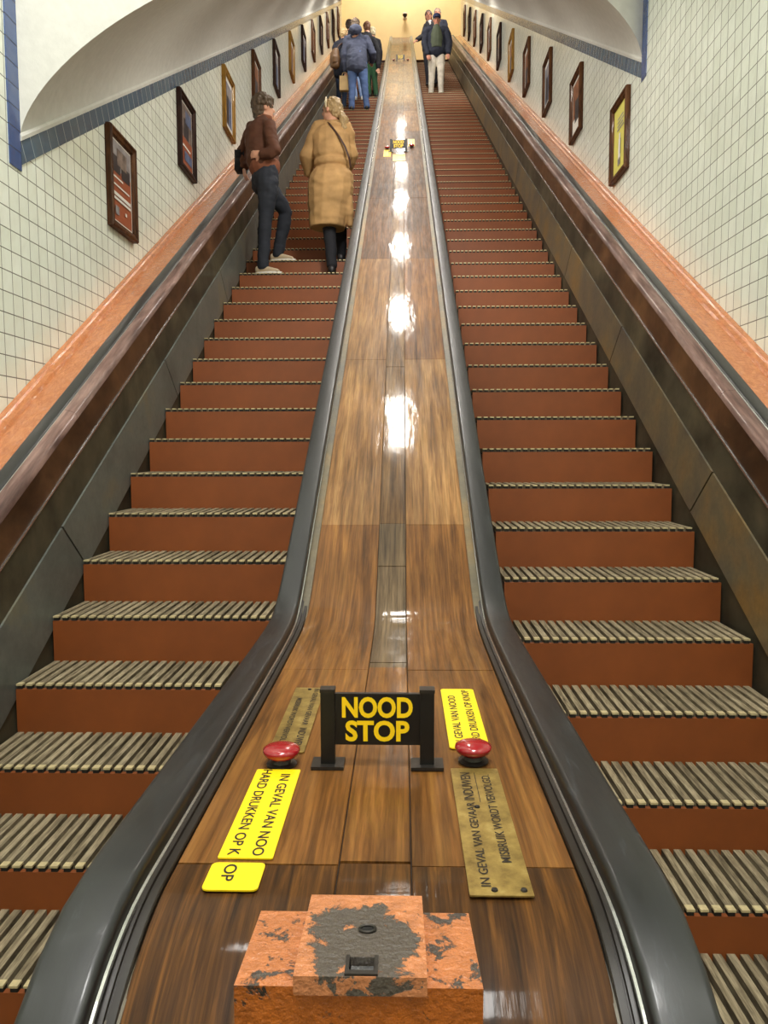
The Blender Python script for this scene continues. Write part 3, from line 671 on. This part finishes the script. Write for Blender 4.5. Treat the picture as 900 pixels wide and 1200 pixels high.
def person(label, J, hair, skin='skin', vox=.011, hands=True, hairfn=None, base=None):
    """J: dict of joints in scene coordinates. Returns (object, build helper)."""
    fw = J['face'].normalized(); sv = V((fw.y, -fw.x, 0)).normalized(); gz = J['gaze'].normalized(); gs = V((gz.y, -gz.x, 0)).normalized(); gu = gs.cross(gz).normalized()
    base = base or (J['anL']+J['anR'])/2-V((0,0,.08)); k = J.get('s', 1.0)
    bm = bmesh.new(); hd = J['head']
    ball(bm, hd+gu*.02*k, gs, gz, gu, .074*k, .093*k, .098*k); ball(bm, hd-gu*.045*k+gz*.022*k, gs, gz, gu, .056*k, .066*k, .068*k)
    ball(bm, hd-gu*.012*k+gz*.098*k, gs, gz, gu, .013*k, .018*k, .022*k); ball(bm, hd-gu*.088*k+gz*.062*k, gs, gz, gu, .026*k, .022*k, .02*k)
    ball(bm, hd+gu*.03*k+gz*.07*k, gs, gz, gu, .05*k, .025*k, .018*k)
    for s in (-1, 1): ball(bm, hd+gs*s*.076*k-gu*.005*k-gz*.005*k, gs, gz, gu, .011*k, .02*k, .031*k)
    limb(bm, [J['neck']-UP*.03, J['neck'].lerp(hd, .5), hd-gu*.05*k-gz*.01], [.066*k, .054*k, .052*k])
    ch = (J['shL']+J['shR'])/2; pv = (J['hipL']+J['hipR'])/2; ax = (ch-pv)
    loft(bm, [(pv-ax*.06, sv, fw, .13*k, .10*k), (pv+ax*.15, sv, fw, .135*k, .10*k), (pv+ax*.4, sv, fw, .118*k, .088*k), (pv+ax*.72, sv, fw, .142*k, .10*k), (pv+ax*.95, sv, fw, .13*k, .08*k), (J['neck'], sv, fw, .07*k, .06*k)])
    for q in 'LR':
        sh, el, ha = J['sh'+q], J['el'+q], J['ha'+q]
        limb(bm, [ch.lerp(sh, .6)]+bez(sh, el, ha), [.05*k, .05*k, .046*k, .042*k, .037*k, .037*k, .031*k, .024*k])
        if hands: hand(bm, ha, (ha-el), J.get('palm'+q, -fw), 1 if q == 'L' else -1, k)
        hp, kn, an = J['hip'+q], J['kn'+q], J['an'+q]
        limb(bm, bez(hp, kn, an), [.078*k, .076*k, .066*k, .05*k, .048*k, .042*k, .032*k])
        fd = J.get('foot'+q, fw); fd = V((fd.x, fd.y, 0)).normalized()
        limb(bm, [an, an-UP*.045, an+fd*.10-UP*.06], [.034*k, .034*k, .028*k])
    for v in bm.verts: v.co -= base
    o = link('person', fuse(bm, vox, 3), skin, None, base, True); tag(o, label, 'person')
    # eyes and mouth
    bm = bmesh.new()
    for s in (-1, 1): ball(bm, hd+gs*s*.031*k+gu*.012*k+gz*.083*k-base, gs, gz, gu, .011*k, .009*k, .007*k, 8)
    link('eyes', bm_mesh(bm), 'eye', o, smooth=True)
    bm = bmesh.new(); ball(bm, hd-gu*.055*k+gz*.082*k-base, gs, gz, gu, .022*k, .008*k, .006*k, 8); link('mouth', bm_mesh(bm), 'lip', o, smooth=True)
    # hair
    bm = bmesh.new()
    if hairfn: hairfn(bm, hd, gs, gz, gu, k)
    else:
        ball(bm, hd+gu*.038*k-gz*.012*k, gs, gz, gu, .086*k, .100*k, .092*k); ball(bm, hd-gu*.01*k-gz*.04*k, gs, gz, gu, .080*k, .066*k, .085*k)
    if hair:
        for v in bm.verts: v.co -= base
        me = fuse(bm, .008, 2, .014, (38,38,30), 3)
        link('hair', me, hair, o, smooth=True)
    else: bm.free()
    def add(name, fn, mat, voxel=.011, sm=3, wr=0, wsc=(6,6,9), seed=1, lb=None):
        b = bmesh.new(); fn(b)
        for v in b.verts: v.co -= base
        me = fuse(b, voxel, sm, wr, wsc, seed); q = link(name, me, mat, o, smooth=True)
        if lb: q['label'] = lb
        return q
    def trousers(b, wid=1.0, hem=.0):
        a = (J['hipL']+J['hipR'])/2
        loft(b, [(a-UP*.07, sv, fw, .150*k*wid, .115*k*wid), (a+UP*.03, sv, fw, .158*k*wid, .122*k*wid), (a+UP*.14, sv, fw, .142*k*wid, .112*k*wid)])
        for q in 'LR':
            e = J['an'+q]+UP*hem
            limb(b, bez(J['hip'+q], J['kn'+q], e, 9), [x*k*wid for x in (.092, .096, .088, .078, .068, .064, .060, .056, .054)])
    def sleeves(b, rs=(.066, .060, .052, .047), qs='LR', cut=.96):
        for q in qs:
            sh, el, ha = J['sh'+q], J['el'+q], J['ha'+q]
            limb(b, [ch.lerp(sh, .55)]+bez(sh, el, el.lerp(ha, cut), 9), [rs[0]*1.05*k]+[x*k for x in (rs[0], rs[0], .97*rs[1], rs[1], rs[1], rs[2], rs[2], rs[3], rs[3])])
    def shoes(ups, sole=None, L=.26):
        for q in 'LR':
            fd = J.get('foot'+q, fw); fd = V((fd.x, fd.y, 0)).normalized(); an = J['an'+q]; gr = an-UP*.085; ss = V((fd.y, -fd.x, 0))
            b = bmesh.new(); hl = gr-fd*.075
            loft(b, [(hl+fd*.02+UP*.045, ss, UP, .034, .040), (hl+fd*.08+UP*.048, ss, UP, .038, .044), (hl+fd*.15+UP*.038, ss, UP, .044, .034), (hl+fd*(L-.03)+UP*.026, ss, UP, .038, .022)])
            limb(b, [an+UP*.0, an-UP*.04], [.042, .042])
            for v in b.verts: v.co -= base
            sh_ = link('shoe', fuse(b, .008, 2), ups, o, smooth=True)
            if sole:
                rs = [[hl+fd*(L/2)+fd*((L/2+.004)*cos(t_))+ss*((.047 if cos(t_) > 0 else .042)*sin(t_))+UP*z-base for t_ in [2*pi*i/20 for i in range(20)]] for z in (.004, .022)]
                link('sole', bm_mesh(skin_rings(rs)), sole, sh_)
    J['_'] = (fw, sv, ch, pv, base, k)
    return o, add, trousers, sleeves, shoes
def outline(Y, rows, sv, fw, depth, tilt=0):
    """garment rings whose left/right edges fall on (v, uL, uR) at distance Y"""
    out = []
    for r in rows:
        v, ul, ur = r[:3]; dp = r[3] if len(r) > 3 else depth
        a, b = at(ul, v, Y), at(ur, v, Y); out.append(((a+b)/2, V((1,0,0)), V((0,1,0)), (b-a).length/2, dp))
    return out

# --- man in the brown jacket, leaning on the left handrail
Y0 = 7.66
lz = lambda kk: nose(2.997+kk*D)+.035
J = dict(face=V((.86,.5,0)), gaze=V((.9,.42,.12)), s=.97,
         head=at(309,128,Y0+.02), neck=at(306,141,Y0), shL=at(296.5,150,Y0+.11), shR=at(315,147,Y0-.10), elL=at(285,177,Y0+.2), haL=at(286,197,Y0+.16), elR=at(322,179,Y0-.2), haR=at(307,180,Y0-.17),
         hipL=at(306,211,Y0+.07), hipR=at(315,212,Y0-.06), knL=at(336,249,Y0+.28), knR=at(311,255,Y0-.03), anL=V((*at(325,296,Y0+.27)[:2], lz(14)+.091)), anR=V((*at(308,312,Y0-.07)[:2], lz(13)+.091)),
         footL=V((.9,-.12,0)), footR=V((.9,-.12,0)), palmR=V((0,1,0)), palmL=V((1,0,0)))
def hair_curly(bm, hd, gs, gz, gu, k):
    ball(bm, hd+gu*.045-gz*.015, gs, gz, gu, .094, .108, .092); ball(bm, hd-gu*.02-gz*.055, gs, gz, gu, .082, .06, .08); ball(bm, hd+gu*.075+gz*.05, gs, gz, gu, .075, .055, .05)
    rr = random.Random(5)
    for i in range(46):
        a = rr.uniform(0, 2*pi); e = rr.uniform(-.1, 1.4); d = gs*(cos(a)*cos(e))+gz*(sin(a)*cos(e)*.9)+gu*sin(e)
        if d.dot(gz) > .55 and d.dot(gu) < .5: continue
        ball(bm, hd+gu*.035-gz*.012+d*.095, gs, gz, gu, .022, .022, .022, 8)
o, add, tr, sl, shoes = person('man in a brown jacket and dark jeans leaning on the left handrail', J, 'hair_br', vox=.008, hairfn=hair_curly)
fw, sv, ch, pv, base, k = J['_']
def f(b):
    loft(b, outline(Y0, [(197,291,327,.15), (188,289,327,.16), (176,288,325,.155), (163,287,324,.15), (152,288,322,.14), (145,293,320,.11), (140,301,316,.075)], sv, fw, .15))
    sl(b, (.070, .064, .056, .05))
add('jacket', f, 'jk_brown', .009, 3, .012, (9,9,13), 2)
def f(b): loft(b, outline(Y0, [(200,292,328,.15), (195,291,328.5,.157), (190.5,290.5,328,.157)], sv, fw, .15))
add('jacket_hem', f, 'jk_hem', .009, 2, .004, (14,14,4), 2, 'rust-brown ribbed hem')
def f(b):
    limb(b, [at(301,139,Y0+.03), at(310,137.5,Y0-.04), at(317,139,Y0-.02)], [.03, .032, .028])
add('collar', f, 'jk_hem', .008, 2)
def f(b): tr(b, 1.06, -.02)
add('trousers', f, 'jeans_dark', .009, 3, .009, (8,8,14), 5)
shoes('shoe_beige', 'sole')
# black bag hanging at his side
p0 = at(284.5,189,Y0+.20); bm = bmesh.new(); box(bm, -.05, .05, -.07, .07, -.10, .08)
for v in bm.verts: v.co.x *= .85 if v.co.z > 0 else 1
t = link('shoulder_bag', bm_mesh(bm, 'bag', .025, 3), 'black_cl', None, p0+V((-.02,0,0)), True); tag(t, 'small black bag at the hip of the man leaning on the handrail', 'bag')
bm = bmesh.new(); box(bm, -.046, .048, -.072, .072, .01, .085); link('flap', bm_mesh(bm, 'flap', .02, 3), 'black_cl', t, smooth=True)

# --- woman in the camel coat
Y0 = 7.70
J = dict(face=V((-.18,.98,0)), gaze=V((-.86,.5,.05)), s=.97,
         head=at(388.5,130,Y0+.02), neck=at(390,144,Y0), shL=at(374,151,Y0+.02), shR=at(405,151,Y0), elL=at(359,184,Y0+.03), haL=at(362,203,Y0+.17), elR=at(411,182,Y0+.06), haR=at(406,200,Y0+.22),
         hipL=at(381,214,Y0), hipR=at(398,214,Y0), knL=at(386,268,Y0-.02), knR=at(399,262,Y0+.16), anL=V((*at(389,313,Y0-.06)[:2], lz(13)+.091)), anR=V((*at(400,293,Y0+.30)[:2], lz(14)+.091)),
         footL=V((-.05,1,0)), footR=V((.1,1,0)), palmL=V((1,0,0)), palmR=V((-1,0,0)))
def hair_pony(bm, hd, gs, gz, gu, k):
    ball(bm, hd+gu*.03-gz*.02, gs, gz, gu, .084, .098, .094); ball(bm, hd-gu*.02-gz*.06, gs, gz, gu, .070, .06, .07)
    b = hd-gz*.115-gu*.045; limb(bm, [b, b-gz*.03-gu*.06+gs*.0, b-gz*.035-gu*.14, b-gz*.015-gu*.24], [.03, .048, .042, .016])
o, add, tr, sl, shoes = person('woman in a long camel coat with a blond ponytail, standing beside the man in brown', J, 'hair_bl', vox=.008, hairfn=hair_pony)
fw, sv, ch, pv, base, k = J['_']
def f(b):
    loft(b, outline(Y0, [(268,362.5,404,.165), (245,361,410,.19), (228,360,414,.205), (214,361,414.5,.205), (205,363,414,.185), (201,366,412,.165), (198,370,409,.135), (195,367,411,.155), (191,367,412,.165), (188.5,369,410,.145), (184,366,412,.165), (172,366,412,.16), (160,366,412,.145), (152,369,409,.11), (146,378,402,.08)], sv, fw, .18), True)
    sl(b, (.082, .074, .064, .056))
    limb(b, [at(408,232,Y0-.03), at(409.5,252,Y0-.02), at(410.5,264,Y0+.0)], [.05, .045, .03], 1.2)
add('coat', f, 'coat', .009, 2, .012, (5,5,10), 4)
def f(b):
    limb(b, [at(381,147,Y0-.075), at(389,144.5,Y0-.09), at(399,147,Y0-.075)], [.024, .028, .024])
add('coat_collar', f, 'coat', .008, 2)
def f(b): tr(b, .98, 0)
add('trousers', f, 'black_cl', .009, 3, .006, (8,8,12), 5)
shoes('shoe_dark', None, .24)
def strap(pts, w, mat, par, base):
    me = skin_rings([[p+V((-w,0,0)), p+V((w,0,0)), p+V((w,.012,0)), p+V((-w,.012,0))] for p in pts]); m_ = bm_mesh(me); m_.transform(Matrix.Translation(-base)); return link('shoulder_strap', m_, mat, par)
strap([at(384.5,143,Y0-.105), at(390,149.5,Y0-.145), at(397,159,Y0-.168), at(404,171,Y0-.178), at(409,184,Y0-.16), at(411,196,Y0-.12)], .009, 'strap', o, base)
def f(b): limb(b, [J['head']+V((-.047,-.045,.105)), J['head']+V((-.05,-.085,.05)), J['head']+V((-.045,-.09,.0))], [.010,.010,.008])
add('hair_clip', f, 'hair_wh', .006, 1)

# --- the group further up the left escalator
def stand(Y0, k_, u_head, v_head, u_feet, dx=.10, s=1.0, face=(0,1,0), gaze=None, side=-1, sep=.17, arms=None, y0=None, lean=0):
    y0 = y0 if y0 is not None else (2.997 if side < 0 else 3.23)
    zf = nose(y0+k_*D)+.035; hd = at(u_head, v_head, Y0); fx = at(u_feet, 110, Y0).x; top = hd.z; hh = (top-zf)/1.58   # head centre sits at 1.58/1.70 of the height
    fw = V(face).normalized(); sv = V((fw.y, -fw.x, 0))
    mid = lambda q: V((fx+(hd.x-fx)*q, Y0, zf+(top-zf)*q))
    hip = mid(.585); chs = mid(.885)-fw*.0; J = dict(face=fw, gaze=V(gaze) if gaze else fw, s=hh, head=hd+fw*.02, neck=mid(.925))
    for q, sg in (('L', -1), ('R', 1)):
        J['sh'+q] = chs+sv*sg*.17*hh; J['hip'+q] = hip+sv*sg*.085*hh; J['an'+q] = V((fx, Y0, zf+.090))+sv*sg*sep/2
        J['kn'+q] = J['hip'+q].lerp(J['an'+q], .5)+fw*.02
        J['el'+q] = J['sh'+q]+V((0,0,-.28*hh))+sv*sg*.06; J['ha'+q] = J['el'+q]+V((0,0,-.22*hh))+fw*.08
    return J
def wear_top(J, add, sl, mat, hem=.0, wid=1.0, name='jacket', wr=.010, rs=(.068,.062,.056,.052), vox=.013, lb=None, seed=1):
    fw, sv, ch, pv, base, k = J['_']; ax = ch-pv
    def f(b):
        loft(b, [(pv-UP*hem, sv, fw, .19*k*wid, .16*k*wid), (pv+ax*.15, sv, fw, .185*k*wid, .158*k*wid), (pv+ax*.5, sv, fw, .17*k*wid, .135*k*wid), (pv+ax*.8, sv, fw, .178*k*wid, .125*k*wid), (pv+ax*1.0, sv, fw, .155*k, .09*k), (J['neck']-UP*.01, sv, fw, .085*k, .07*k)])
        sl(b, rs)
    return add(name, f, mat, vox, 3, wr, (7,7,11), seed, lb)
# man in hooded blue jacket
J = stand(16.885, 40, 416.5, 29.5, 421, face=(.05,1,0), sep=.32)
J['elL'] = at(403.5,66,17.0); J['haL'] = at(405,84,17.05); J['elR'] = at(437,63,17.02); J['haR'] = at(436,72,17.25); J['shL'] = at(407,47,17.0); J['shR'] = at(429,46,17.0)
o, add, tr, sl, shoes = person('man in a hooded blue jacket and blue jeans, hindmost of the upper left group', J, 'hair_br', vox=.012)
wear_top(J, add, sl, 'navy', .16, 1.08, 'jacket', .014, (.085,.078,.068,.06))
def f(b):
    c = J['neck']+UP*.02-J['face']*.05; ball(b, c, V((1,0,0)), V((0,1,0)), UP, .14, .10, .10)
add('hood', f, 'navy', .012, 2, .01, (14,14,14))
def f(b): tr(b, 1.08, -.02)
add('trousers', f, 'jeans', .012, 3, .008, (8,8,14)); shoes('shoe_dark', None, .27)
# woman with the brown backpack
J = stand(17.34, 41, 402.5, 40, 399.5, face=(.45,.9,0), sep=.14)
o, add, tr, sl, shoes = person('blond woman in a dark coat wearing a brown backpack, left of the man in blue', J, 'hair_bl', vox=.012)
wear_top(J, add, sl, 'jacket_nv', .18, 1.05, 'coat', .012, (.078,.07,.06,.055))
def f(b): tr(b, .9, 0)
add('trousers', f, 'jeans_nv', .012, 3, .006); shoes('shoe_dark', 'sole', .24)
p0 = at(392.5,68,17.08); t = empty('backpack', p0); tag(t, 'brown leather backpack on the blond woman beside the man in blue', 'bag')
def rucksack(par):
    b = bmesh.new(); loft(b, [(V((0,0,-.17)), V((1,0,0)), V((0,1,0)), .10, .08), (V((0,0,-.05)), V((1,0,0)), V((0,1,0)), .115, .095), (V((0,0,.08)), V((1,0,0)), V((0,1,0)), .10, .08), (V((.02,0,.17)), V((1,0,0)), V((0,1,0)), .06, .05)])
    link('sack', fuse(b, .012, 2, .008, (9,9,9)), 'leather', par, smooth=True)
    b = bmesh.new(); loft(b, [(V((0,-.085,-.12)), V((1,0,0)), V((0,1,0)), .06, .025), (V((0,-.095,-.02)), V((1,0,0)), V((0,1,0)), .065, .03)]); link('pocket', fuse(b, .010, 2), 'leather', par, smooth=True)
    b = bmesh.new(); limb(b, [V((.03,.04,.19)), V((.09,.08,.3)), V((.14,.14,.36))], [.018,.018,.018]); link('strap', fuse(b, .009, 1), 'strap', par, smooth=True)
rucksack(t)
# paper bag in his hand
p0 = at(403.3,98,16.98); t = empty('paper_bag', p0); tag(t, 'brown paper carrier bag hanging from the hand of the man in blue', 'bag')
bm = bmesh.new(); box(bm, -.095, .095, -.05, .05, -.15, .15)
for v in bm.verts:
    if v.co.z > 0: v.co.y *= .45
link('sack', bm_mesh(bm, 'sack', .004, 1), 'paper', t)
b = bmesh.new(); limb(b, [V((-.05,0,.14)), V((-.03,0,.21)), V((.02,0,.23)), V((.06,0,.21)), V((.06,0,.14))], [.007]*5); link('handle', fuse(b, .005, 0), 'paper', t, smooth=True)
# person in light jeans just ahead
J = stand(18.27, 44, 409.5, 30, 420.5, face=(0,1,0), sep=.16)
o, add, tr, sl, shoes = person('dark-haired person in light blue jeans standing in front of the man in blue', J, 'hair_dk', vox=.013)
wear_top(J, add, sl, 'jacket_nv', .05); 
def f(b): tr(b, 1.0, 0)
add('trousers', f, 'jeans_lt', .013, 3, .008); shoes('shoe_white', 'sole')
# man in black
J = stand(18.62, 45, 430, 32, 437, face=(-.25,.97,0), sep=.16)
J['elR'] = at(443,60,18.5); J['haR'] = at(443.5,80,18.5); J['shR'] = at(437,46,18.55)
o, add, tr, sl, shoes = person('red-haired man in a black jacket and green trousers, right of the man in blue', J, 'hair_red', vox=.013)
wear_top(J, add, sl, 'black_cl', .10, 1.0)
def f(b): tr(b, 1.0, 0)
add('trousers', f, 'green', .013, 3, .006); shoes('shoe_dark', None)
# white-haired person behind him
J = stand(19.1, 46, 436.5, 38, 436, face=(-.5,.8,0), s=.95, sep=.14)
o, add, tr, sl, shoes = person('white-haired person mostly hidden behind the red-haired man in black', J, 'hair_wh', vox=.013)
wear_top(J, add, sl, 'black_cl', .02, .95, 'cardigan')
def f(b): tr(b, .95, 0)
add('trousers', f, 'black_cl', .013, 3, .006); shoes('shoe_dark', None)

# --- the men coming down the right escalator
J = stand(19.30, 46, 511.8, 24, 511, face=(0,-1,0), gaze=(.0,-.95,-.3), side=1, sep=.24)
J['shR'] = at(500,35.5,19.25); J['shL'] = at(523,35.5,19.25); J['elR'] = at(497.5,51,19.25); J['haR'] = at(501,64,19.12); J['elL'] = at(526.5,50,19.25); J['haL'] = at(525.5,63,19.15)
o, add, tr, sl, shoes = person('man in a navy cap, dark jacket and beige trousers coming down the right escalator', J, 'hair_gr', 'skin_r', vox=.011)
wear_top(J, add, sl, 'jacket_nv', .04, 1.12, 'jacket', .012, (.085,.076,.066,.058))
fw, sv, ch, pv, base, k = J['_']
def f(b):
    c = (ch+pv)/2; loft(b, [(pv+UP*.03, sv, fw, .165*k, .2*k), (pv.lerp(c, .6), sv, fw, .165*k, .202*k), (c.lerp(ch, .4), sv, fw, .16*k, .19*k), (ch-UP*.03, sv, fw, .115*k, .168*k), (ch+UP*.07, sv, fw, .075*k, .12*k)], True)
add('pullover', f, 'green_sh', .011, 3, .005, (8,8,12))
def f(b):
    hd = J['head']; gz = J['gaze'].normalized(); gs = V((gz.y,-gz.x,0)).normalized(); gu = gs.cross(gz)
    ball(b, hd+gu*.06*k, gs, gz, gu, .093*k, .105*k, .075*k)
    loft(b, [(hd+gu*.055*k+gz*.08*k, gs, gu, .075*k, .012*k), (hd+gu*.045*k+gz*.17*k, gs, gu, .06*k, .010*k)])
add('cap', f, 'cap', .009, 2)
def f(b): tr(b, 1.08, -.02)
add('trousers', f, 'khaki', .011, 3, .008, (8,8,14)); shoes('shoe_white', 'sole')
# man in a suit reaching for the handrail
J = stand(20.2, 49, 502.5, 19.5, 506, face=(-.25,-1,0), gaze=(-.1,-1,-.05), side=1, sep=.18)
J['shR'] = at(499,31,20.2); J['elR'] = at(496,42,20.1); J['haR'] = at(488.5,47,19.95); J['palmR'] = V((0,0,-1))
o, add, tr, sl, shoes = person('man in a dark suit and white shirt with a hand on the middle handrail', J, 'hair_dk', 'skin_r', vox=.012)
wear_top(J, add, sl, 'suit', .08, 1.0, 'suit_jacket')
fw, sv, ch, pv, base, k = J['_']
def f(b): loft(b, [(ch-UP*.16, sv, fw, .03, .135), (ch-UP*.02, sv, fw, .05, .115), (J['neck']+UP*.02, sv, fw, .066, .07)])
add('shirt', f, 'shirt', .010, 2)
def f(b): tr(b, 1.0, 0)
add('trousers', f, 'suit', .013, 3, .005); shoes('shoe_dark', None)
# third man, only his grey head shows
J = stand(20.9, 51, 512.5, 17.0, 514, face=(0,-1,0), side=1, sep=.18)
o, add, tr, sl, shoes = person('grey-haired man mostly hidden behind the man in the navy cap', J, 'hair_gr', 'skin_r', vox=.013)
wear_top(J, add, sl, 'jacket_nv', .05)
def f(b): tr(b, 1.0, 0)
add('trousers', f, 'suit', .013, 3, .005); shoes('shoe_dark', None)

# ------------------------------------------------------------------ lights
def area(name, loc, size, power, color=(1,.95,.86), rot=(0,0,0), sy=None, spread=None):
    l = bpy.data.lights.new(name, 'AREA'); l.shape = 'RECTANGLE' if sy else 'SQUARE'; l.size = size
    if sy: l.size_y = sy
    l.energy = power; l.color = color
    if spread: l.spread = spread
    o = bpy.data.objects.new(name, l); col.objects.link(o); o.location = loc; o.rotation_euler = rot; return o
for i in range(7):
    Y = 5.7+2.5*i; area('ceiling_lamp', (0, Y, TA*Y+.09), .2, (52, 52, 50, 46, 40, 34, 28)[i], (1,.94,.85), (R(30),0,0), 1.0)
for Y in (16.5, 20, 23.5):
    for s_ in (-1, 1): area('side_fill', (s_*1.2, Y, TA*Y-.17), .18, 20, (1,.94,.84), (R(30),0,0), .8)  # added fill lights, no real fixtures: they brighten the upper steps
area('hall_lamp', (-.9, 2.6, 4.5), .5, 62, (1,.98,.94), (R(40),R(28),0), .5)
area('hall_lamp', (.2, .4, 4.9), 1.0, 205, (1,.985,.95), (0,0,0), 1.0)
area('hall_lamp', (.0, -2.0, 4.9), 1.2, 120, (1,.985,.95), (0,0,0), 1.2)
area('upper_lamp', (0, 26.9, zt+5.9), 1.6, 300, (1,.93,.8), (0,0,0), 1.6)
w = bpy.data.worlds.new('world'); scn.world = w; w.use_nodes = True; w.node_tree.nodes['Background'].inputs[0].default_value = (.9,.92,1,1); w.node_tree.nodes['Background'].inputs[1].default_value = .25

# ------------------------------------------------------------------ lift onto the floor, camera
cam = bpy.data.cameras.new('camera'); co = bpy.data.objects.new('camera', cam); col.objects.link(co)
cam.sensor_fit = 'VERTICAL'; cam.sensor_height = 36; cam.lens = F/1200*36; cam.clip_end = 200; cam.clip_start = .05
mw = Matrix((AX[0], AX[2], -AX[1])).transposed().to_4x4(); mw.translation = V((CX,0,0)); co.matrix_world = mw
for o in col.objects:
    if o.parent is None: o.location.z += ZS
scn.camera = co
scn.view_settings.view_transform = 'Standard'; scn.view_settings.look = 'None'; scn.view_settings.exposure = 0.14
scn.cycles.max_bounces = 8; scn.cycles.caustics_reflective = False; scn.cycles.caustics_refractive = False
